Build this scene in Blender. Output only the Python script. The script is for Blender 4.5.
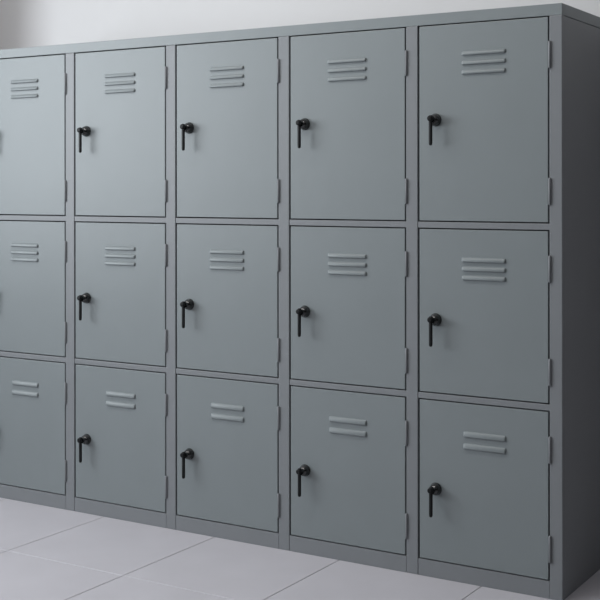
import bpy, bmesh, math, random
from mathutils import Vector, Matrix

for o in list(bpy.data.objects):
    bpy.data.objects.remove(o, do_unlink=True)
S = bpy.context.scene
COL = S.collection
PI = math.pi

# ------------------------------------------------------------------ camera
cam = bpy.data.cameras.new('camera')
cam.sensor_width = 36.0
cam.lens = 36.0 * 1212.72 / 600.0
cam.shift_y = -112.55 / 600.0
cam.clip_start = 0.05
camo = bpy.data.objects.new('camera', cam)
COL.objects.link(camo)
camo.location = (1.28036, -3.52249, 1.24661)
camo.rotation_euler = (Matrix.Rotation(0.551487, 3, 'Z') @ Matrix.Rotation(PI / 2, 3, 'X') @ Matrix.Rotation(-0.00078, 3, 'Z')).to_euler()
S.camera = camo

# ------------------------------------------------------------------ light
W = bpy.data.worlds.new('world')
S.world = W
W.use_nodes = True
W.node_tree.nodes['Background'].inputs[0].default_value = (0.8, 0.87, 1.0, 1)
W.node_tree.nodes['Background'].inputs[1].default_value = 0.6

WX = -3.9                       # inner face of the window wall
WY0, WY1, WZ0, WZ1 = -4.1, -1.2, 0.9, 2.85
la = bpy.data.lights.new('window_daylight', 'AREA')
la.shape = 'RECTANGLE'
la.size = WZ1 - WZ0
la.size_y = WY1 - WY0
la.energy = 160
la.color = (0.90, 0.955, 1.0)
lo = bpy.data.objects.new('window_daylight', la)
COL.objects.link(lo)
lo.location = (WX - 0.12, (WY0 + WY1) / 2, (WZ0 + WZ1) / 2)
lo.rotation_euler = (0, -PI / 2, 0)      # -Z of the lamp points to +X

lc = bpy.data.lights.new('ceiling_panel_light', 'AREA')
lc.shape = 'RECTANGLE'
lc.size = 3.0
lc.size_y = 0.3
lc.energy = 40
lc.color = (1.0, 0.975, 0.945)
lco = bpy.data.objects.new('ceiling_panel_light', lc)
COL.objects.link(lco)
lco.location = (-1.25, -1.2, 3.26)

S.view_settings.view_transform = 'Standard'
S.view_settings.look = 'None'
S.view_settings.gamma = 1
S.view_settings.use_curve_mapping = False
S.view_settings.exposure = 0.0

# ------------------------------------------------------------------ materials
def mat(name, col, rough=0.5, metal=0.0, spec=0.5, var=0.0, vscale=3.0, bump=0.0, bscale=200.0, coat=0.0):
    m = bpy.data.materials.new(name)
    m.use_nodes = True
    nt = m.node_tree
    b = nt.nodes['Principled BSDF']
    b.inputs['Base Color'].default_value = (*col, 1)
    b.inputs['Roughness'].default_value = rough
    b.inputs['Metallic'].default_value = metal
    b.inputs['Specular IOR Level'].default_value = spec
    b.inputs['Coat Weight'].default_value = coat
    tc = nt.nodes.new('ShaderNodeTexCoord')
    if var > 0:
        n = nt.nodes.new('ShaderNodeTexNoise')
        n.inputs['Scale'].default_value = vscale
        n.inputs['Detail'].default_value = 5
        nt.links.new(tc.outputs['Object'], n.inputs['Vector'])
        r = nt.nodes.new('ShaderNodeValToRGB')
        r.color_ramp.elements[0].position = 0.3
        r.color_ramp.elements[1].position = 0.7
        r.color_ramp.elements[0].color = (*[c * (1 - var) for c in col], 1)
        r.color_ramp.elements[1].color = (*[c * (1 + var) for c in col], 1)
        nt.links.new(n.outputs['Fac'], r.inputs['Fac'])
        nt.links.new(r.outputs['Color'], b.inputs['Base Color'])
    if bump > 0:
        n2 = nt.nodes.new('ShaderNodeTexNoise')
        n2.inputs['Scale'].default_value = bscale
        n2.inputs['Detail'].default_value = 3
        nt.links.new(tc.outputs['Object'], n2.inputs['Vector'])
        bp = nt.nodes.new('ShaderNodeBump')
        bp.inputs['Strength'].default_value = bump
        bp.inputs['Distance'].default_value = 0.001
        nt.links.new(n2.outputs['Fac'], bp.inputs['Height'])
        nt.links.new(bp.outputs['Normal'], b.inputs['Normal'])
    return m

M_DOOR = mat('door_paint', (0.190, 0.213, 0.219), 0.42, spec=0.5, var=0.02, vscale=4, bump=0.08, bscale=450)
M_FRAME = mat('frame_paint', (0.190, 0.200, 0.210), 0.43, spec=0.45, var=0.02, vscale=4, bump=0.08, bscale=450)
M_INNER = mat('inner_gap_shade', (0.03, 0.033, 0.035), 0.6)  # carcass colour near black: shade of the door gaps painted in
M_BLACK = mat('black_plastic', (0.005, 0.0055, 0.006), 0.45, spec=0.2)
M_LOCK = mat('glossy_black_lock', (0.005, 0.0055, 0.006), 0.15, spec=0.6, coat=0.5)
M_WALL = mat('wall_plaster', (0.67, 0.665, 0.67), 0.9, spec=0.2, var=0.012, vscale=2.0, bump=0.15, bscale=120)
M_GREY = mat('grey_wall_paint', (0.15, 0.145, 0.135), 0.9, spec=0.2, var=0.012)
M_CEIL = mat('ceiling_plaster', (0.75, 0.75, 0.75), 0.9, spec=0.2, var=0.01)
M_TILE = mat('floor_tile', (0.485, 0.47, 0.50), 0.5, spec=0.4, var=0.03, vscale=5.0, bump=0.12, bscale=160)
M_WHITE = mat('white_frame', (0.7, 0.7, 0.7), 0.5)

# ------------------------------------------------------------------ mesh helpers
def link(name, bm, m, parent=None, loc=(0, 0, 0), smooth=False):
    me = bpy.data.meshes.new(name)
    bmesh.ops.recalc_face_normals(bm, faces=bm.faces)
    bm.to_mesh(me)
    bm.free()
    me.materials.append(m)
    if smooth:
        for p in me.polygons:
            p.use_smooth = True
        me.set_sharp_from_angle(angle=math.radians(smooth))
    o = bpy.data.objects.new(name, me)
    COL.objects.link(o)
    o.location = loc
    if parent:
        o.parent = parent
    return o

def box(bm, x0, x1, y0, y1, z0, z1, bevel=0.0, seg=2):
    g = bmesh.ops.create_cube(bm, size=1.0)
    vs = g['verts']
    for v in vs:
        v.co = Vector(((x0 + x1) / 2 + v.co.x * (x1 - x0), (y0 + y1) / 2 + v.co.y * (y1 - y0),
                       (z0 + z1) / 2 + v.co.z * (z1 - z0)))
    if bevel > 0:
        es = list({e for v in vs for e in v.link_edges})
        bmesh.ops.bevel(bm, geom=es, offset=bevel, segments=seg, profile=0.5, affect='EDGES')
    return bm

def plate(cells, y0, y1, bevel):
    """cells: solid rectangles (x0,x1,z0,z1) on a shared grid; one sheet facing -Y with rounded front edges"""
    xs = sorted({round(v, 6) for c in cells for v in c[:2]})
    zs = sorted({round(v, 6) for c in cells for v in c[2:]})
    bm = bmesh.new()
    V = {}
    def vert(i, j):
        if (i, j) not in V:
            V[(i, j)] = bm.verts.new((xs[i], y0, zs[j]))
        return V[(i, j)]
    for i in range(len(xs) - 1):
        for j in range(len(zs) - 1):
            cx, cz = (xs[i] + xs[i + 1]) / 2, (zs[j] + zs[j + 1]) / 2
            if any(c[0] < cx < c[1] and c[2] < cz < c[3] for c in cells):
                bm.faces.new((vert(i, j), vert(i + 1, j), vert(i + 1, j + 1), vert(i, j + 1)))
    front = list(bm.faces)
    rim = [e for e in bm.edges if len(e.link_faces) == 1]
    back = bmesh.ops.extrude_face_region(bm, geom=front)
    nv = [g for g in back['geom'] if isinstance(g, bmesh.types.BMVert)]
    for v in nv:
        v.co.y = y1
    rim = [e for e in bm.edges if all(abs(v.co.y - y0) < 1e-6 for v in e.verts)
           and len(e.link_faces) == 2 and abs(e.link_faces[0].normal.dot(e.link_faces[1].normal)) < 0.5]
    bm.normal_update()
    rim = [e for e in bm.edges if all(abs(v.co.y - y0) < 1e-6 for v in e.verts)
           and len(e.link_faces) == 2 and e.calc_face_angle(0) > 0.5]
    bmesh.ops.bevel(bm, geom=rim, offset=bevel, segments=2, profile=0.5, affect='EDGES')
    return bm

def lathe(bm, prof, cx, cz, n=28):
    """prof: (radius, y) pairs, axis along Y through (cx, cz)"""
    rings = []
    for r, y in prof:
        if r < 1e-6:
            rings.append([bm.verts.new((cx, y, cz))])
        else:
            rings.append([bm.verts.new((cx + r * math.cos(2 * PI * k / n), y, cz + r * math.sin(2 * PI * k / n)))
                          for k in range(n)])
    for a, b in zip(rings, rings[1:]):
        for k in range(n):
            k2 = (k + 1) % n
            if len(a) == 1 and len(b) == 1:
                continue
            if len(a) == 1:
                bm.faces.new((a[0], b[k], b[k2]))
            elif len(b) == 1:
                bm.faces.new((a[k], a[k2], b[0]))
            else:
                bm.faces.new((a[k], a[k2], b[k2], b[k]))
    return bm

def struct(name, bm, m, **k):
    o = link(name, bm, m, **k)
    o['kind'] = 'structure'
    return o

# ------------------------------------------------------------------ measured sizes (metres)
H = 1.8
P = 0.4886              # column pitch
DW = 0.4382             # door width
Z = [1.7647, 1.1380, 1.1152, 0.5900, 0.5676, 0.0548]
SIDE = 0.0400
DEPTH = 0.49
YB = 0.50               # face of the back wall
def XL(c): return (c - 4) * P - DW
def XR(c): return (c - 4) * P + (0, 0.001, 0.0008, 0.0028, -0.0024)[c]
LEFT_END = XL(0) - SIDE

# ------------------------------------------------------------------ room
RX, RY, RZ = 4.6, -7.0, 3.3
T = 0.12
b = bmesh.new()                                       # floor: tiles with a fine open joint
TP, G = 0.5115, 0.0026
gx0, gy0 = -0.2235, -0.5015
i0 = math.floor((WX - gx0) / TP); i1 = math.ceil((RX - gx0) / TP)
j0 = math.floor((RY - gy0) / TP); j1 = math.ceil((YB - gy0) / TP)
for i in range(i0, i1):
    for j in range(j0, j1):
        x0, x1 = max(gx0 + i * TP + G / 2, WX), min(gx0 + (i + 1) * TP - G / 2, RX)
        y0, y1 = max(gy0 + j * TP + G / 2, RY), min(gy0 + (j + 1) * TP - G / 2, YB)
        if x1 - x0 < 0.01 or y1 - y0 < 0.01:
            continue
        c = 0.0012
        t = [b.verts.new(p) for p in ((x0 + c, y0 + c, 0), (x1 - c, y0 + c, 0), (x1 - c, y1 - c, 0), (x0 + c, y1 - c, 0))]
        l = [b.verts.new(p) for p in ((x0, y0, -c), (x1, y0, -c), (x1, y1, -c), (x0, y1, -c))]
        d = [b.verts.new(p) for p in ((x0, y0, -0.008), (x1, y0, -0.008), (x1, y1, -0.008), (x0, y1, -0.008))]
        b.faces.new(t)
        for k in range(4):
            k2 = (k + 1) % 4
            b.faces.new((l[k], l[k2], t[k2], t[k]))
            b.faces.new((d[k], d[k2], l[k2], l[k]))
box(b, WX - T, RX + T, RY - T, YB + T, -0.1, -0.0022)
struct('floor', b, M_TILE)

b = bmesh.new(); box(b, WX - T, RX + T, YB, YB + T, -0.1, RZ)
struct('wall_back', b, M_WALL)
b = bmesh.new(); box(b, WX - T, RX + T, RY - T, RY, -0.1, RZ)
struct('wall_front', b, M_GREY)
b = bmesh.new(); box(b, RX, RX + T, RY, YB, -0.1, RZ)
struct('wall_right', b, M_GREY)
b = bmesh.new()                                       # wall with the daylight opening
box(b, WX - T, WX, RY, YB, -0.1, WZ0)
box(b, WX - T, WX, RY, YB, WZ1, RZ)
box(b, WX - T, WX, RY, WY0, WZ0, WZ1)
box(b, WX - T, WX, WY1, YB, WZ0, WZ1)
struct('wall_left', b, M_WALL)
b = bmesh.new()
f = 0.05
for (y0, y1, z0, z1) in ((WY0, WY1, WZ0, WZ0 + f), (WY0, WY1, WZ1 - f, WZ1), (WY0, WY0 + f, WZ0, WZ1), (WY1 - f, WY1, WZ0, WZ1)):
    box(b, WX - 0.06, WX - 0.02, y0, y1, z0, z1)
struct('window_1', b, M_WHITE)
BLOCK_X, BLOCK_Y = -2.83, 0.06
b = bmesh.new(); box(b, BLOCK_X - 0.35, BLOCK_X, BLOCK_Y, YB, 0, RZ)   # unseen block added left of the lockers to shade the back wall
struct('shade_block', b, M_GREY)
b = bmesh.new(); box(b, WX - T, RX + T, RY - T, YB + T, RZ, RZ + T)
struct('ceiling', b, M_CEIL)

b = bmesh.new()                                       # recessed rim of the ceiling panel light
for (x0, x1, y0, y1) in ((-2.8, -2.75, -1.5, -0.9), (0.25, 0.3, -1.5, -0.9), (-2.75, 0.25, -1.5, -1.45), (-2.75, 0.25, -0.95, -0.9)):
    box(b, x0, x1, y0, y1, RZ - 0.05, RZ)
struct('trim_2', b, M_WHITE)

# ------------------------------------------------------------------ lockers
HANDLE_DROP = (0.303, 0.2905, 0.283)
LOUVERS = (((0.0890, 0.1187, 0.1484), 0.0150), ((0.0885, 0.1168, 0.1450), 0.0165), ((0.0880, 0.1258), 0.0205))
CORNER = 0.0014

def louver_bm(x0, x1, zt, h, yf):
    """a pressed slat: curved over the top, steep underside, sloping ends"""
    bm = bmesh.new()
    prof = [(0.0, -0.15), (0.03, 0.12), (0.12, 0.42), (0.26, 0.70), (0.42, 0.88), (0.60, 0.98), (0.74, 1.0), (0.82, 0.95), (0.88, 0.78), (0.95, 0.3), (1.0, -0.15)]
    d = 0.0068
    secs = [(x0, 0.0), (x0 + 0.0012, 0.30), (x0 + 0.0035, 0.68), (x0 + 0.0065, 0.94), (x0 + 0.009, 1.0),
            (x1 - 0.0045, 1.0), (x1 - 0.0032, 0.94), (x1 - 0.0016, 0.68), (x1 - 0.0006, 0.30), (x1, 0.0)]
    rings = []
    for x, k in secs:
        kk = max(k, 0.02)
        rings.append([bm.verts.new((x, yf - (dd * d * kk if dd > 0 else dd * d), zt - h * (t * (0.7 + 0.3 * kk) + 0.15 * (1 - kk)))) for t, dd in prof])
    for a, c in zip(rings, rings[1:]):
        for k in range(len(prof) - 1):
            bm.faces.new((a[k], a[k + 1], c[k + 1], c[k]))
        bm.faces.new((a[-1], a[0], c[0], c[-1]))
    bm.faces.new(rings[0]); bm.faces.new(rings[-1])
    return bm

MESHES = {}
def place(key, name, make, m, parent, loc, smooth=False):
    """repeat parts share one mesh"""
    if key in MESHES:
        o = bpy.data.objects.new(name, MESHES[key])
        COL.objects.link(o)
        o.location = loc
        o.parent = parent
    else:
        o = link(name, make(), m, parent, loc, smooth)
        MESHES[key] = o.data
    return o

def make_escutcheon():
    bm = bmesh.new()
    y = -0.001
    lathe(bm, [(0, y + 0.002), (0.0205, y + 0.002), (0.0208, y), (0.0205, y - 0.0025), (0.0192, y - 0.0035), (0.0190, y - 0.006),
               (0.0183, y - 0.010), (0.0168, y - 0.0145), (0.0145, y - 0.0185), (0.0118, y - 0.0215),
               (0.0104, y - 0.0225), (0.0102, y - 0.029), (0, y - 0.029)], 0, 0)
    return bm

def make_lever():
    bm = bmesh.new()
    # cap on the end of the spindle
    lathe(bm, [(0, -0.030), (0.0080, -0.030), (0.0080, -0.0405), (0.0086, -0.0410), (0.0090, -0.0420), (0.0090, -0.0450), (0.0082, -0.0462), (0.0055, -0.0468), (0, -0.0468)], 0, 0.003)
    # the drop handle: a flat rounded bar hanging from the hub, its tip rounded off
    n = 20
    rings = []
    path = [(0.0135, 0.5), (0.0125, 0.85), (0.0105, 1.05), (-0.030, 1.0), (-0.074, 1.0), (-0.0790, 0.9), (-0.0815, 0.65), (-0.0825, 0.3)]
    for z, k0 in path:
        ring = []
        for k in range(n):
            ca, sa = math.cos(2 * PI * k / n), math.sin(2 * PI * k / n)
            x = 0.0054 * k0 * math.copysign(abs(ca) ** 0.55, ca)
            y = 0.0044 * (0.5 + 0.5 * k0) * math.copysign(abs(sa) ** 0.55, sa)
            ring.append(bm.verts.new((x - 0.001, -0.0355 + y, z)))
        rings.append(ring)
    for a, c in zip(rings, rings[1:]):
        for k in range(n):
            bm.faces.new((a[k], a[(k + 1) % n], c[(k + 1) % n], c[k]))
    bm.faces.new(rings[0]); bm.faces.new(rings[-1])
    return bm

def make_hinge(h):
    def f():
        bm = bmesh.new()
        n = 16
        r = 0.0045
        prof = [(0.6 * r, -h / 2), (r, -h / 2 + 0.003), (r, h / 2 - 0.003), (0.6 * r, h / 2)]
        rings = [[bm.verts.new((rr * math.cos(2 * PI * k / n), rr * 1.25 * math.sin(2 * PI * k / n), z)) for k in range(n)] for rr, z in prof]
        for a, c in zip(rings, rings[1:]):
            for k in range(n):
                bm.faces.new((a[k], a[(k + 1) % n], c[(k + 1) % n], c[k]))
        bm.faces.new(rings[0]); bm.faces.new(rings[-1])
        return bm
    return f

def make_door(row, w):
    def f():
        h = Z[2 * row] - Z[2 * row + 1]
        return plate([(0.0026, w - 0.0020, -h + 0.0021, -0.0021)], 0.0, 0.018, CORNER)
    return f

ROWNAMES = ('top', 'middle', 'bottom')
COLUMN_LABELS = (
    'grey three-door steel locker column cut off by the left picture edge',
    'grey three-door steel locker column, second from the left, next to the cut-off one',
    'grey three-door steel locker column in the middle of the row of five',
    'grey three-door steel locker column just left of the rightmost column',
    'rightmost grey three-door steel locker column with its dark side panel exposed',
)

def build_column(c):
    root = bpy.data.objects.new('locker', None)
    COL.objects.link(root)
    ox = (XL(c) + XR(c)) / 2
    root.location = (ox, DEPTH / 2, 0)
    root['label'] = COLUMN_LABELS[c]
    root['category'] = 'locker'
    root['group'] = 'three-door locker columns standing in a row'
    L = (-ox, -DEPTH / 2, 0)                          # parts are laid out in room coordinates
    a, bq = XL(c) - 0.0025, XR(c) + 0.0024            # opening
    pr = SIDE if c == 4 else XL(c + 1) - 0.0040       # right edge of the post
    ztop = Z[0] + 0.0012
    cells = [(bq, pr, 0.0, ztop - 0.0012 if c == 4 else ztop),
             (a, bq, Z[2] + 0.0014, Z[1] - 0.0016), (a, bq, Z[4] + 0.0014, Z[3] - 0.0016)]
    cells[0] = (bq, pr, 0.0, ztop)
    if c == 0:
        cells.append((LEFT_END, a, 0.0, ztop))
    link('frame', plate(cells, 0.0, 0.018, 0.0018), M_FRAME, root, L)
    link('plinth', plate([(a, bq - 0.0003, 0.0, Z[5] - 0.0016)], 0.0, 0.018, 0.0006), M_FRAME, root, L)
    # sheet-metal body behind the frame
    xl = LEFT_END if c == 0 else a - 0.0006
    xr = pr
    bm = bmesh.new()
    t = 0.001
    y0 = 0.0185
    box(bm, xl, xl + t, y0, DEPTH, 0, ztop)
    box(bm, xr - (0.004 if c == 4 else 0.001), xr - (0.003 if c == 4 else 0), y0, DEPTH, 0, ztop)
    box(bm, xl, xr - 0.003, DEPTH - t, DEPTH, 0, ztop)
    for z in ((Z[1] + Z[2]) / 2, (Z[3] + Z[4]) / 2, Z[5] - 0.012):
        box(bm, xl + t, xr - 0.004, y0, DEPTH - t, z - 0.0006, z + 0.0006)
    link('carcass', bm, M_INNER, root, L)
    if c == 4:
        bm = bmesh.new(); box(bm, SIDE - 0.0028, SIDE, 0.0184, DEPTH, 0.0, Z[0] - 0.0002, 0.0008)
        o = link('side_panel', bm, M_FRAME, root, L)
        o['label'] = 'plain side panel of the locker, in shade'
    for row in range(3):
        zt = Z[2 * row]
        h = Z[2 * row] - Z[2 * row + 1]
        d = place(('door', row, c), 'door', make_door(row, XR(c) - XL(c)), M_DOOR, root, (XL(c) - ox, -DEPTH / 2, zt))
        d['label'] = '%s door with %s pressed louvers and a black drop handle' % (ROWNAMES[row], 'two' if row == 2 else 'three')
        tops, lh = LOUVERS[row]
        for k, tz in enumerate(tops):
            place(('louver', row), 'louver', lambda: louver_bm(0, 0.148 if row < 2 else 0.144, 0, lh, 0), M_DOOR, d,
                  (0.150 if row < 2 else 0.1545, 0, -tz), 50)
        hz = -HANDLE_DROP[row]
        place('escutcheon', 'escutcheon', make_escutcheon, M_LOCK, d, (0.0600, 0, hz), 50)
        place('handle', 'handle', make_lever, M_BLACK, d, (0.0600, 0, hz), 50)
        for z in (-0.1165, -h + 0.0960):
            place('hinge', 'hinge', make_hinge(0.083), M_FRAME, d, (XR(c) - XL(c) + 0.0038, -0.0016, z), 60)
    return root

for c in range(5):
    build_column(c)

# the cap strip and lid that runs over all five columns
bm = bmesh.new()
box(bm, LEFT_END, SIDE, 0.0, DEPTH, Z[0] + 0.0016, H + 0.002, 0.0012)
o = link('locker_cover', bm, M_DOOR, None, (0, 0, 0))
me = o.data
cx = (LEFT_END + SIDE) / 2
me.transform(Matrix.Translation((-cx, -DEPTH / 2, -Z[0])))
o.location = (cx, DEPTH / 2, Z[0])
o['label'] = 'long flat grey steel lid running across the top of all the lockers'
o['category'] = 'locker cover'
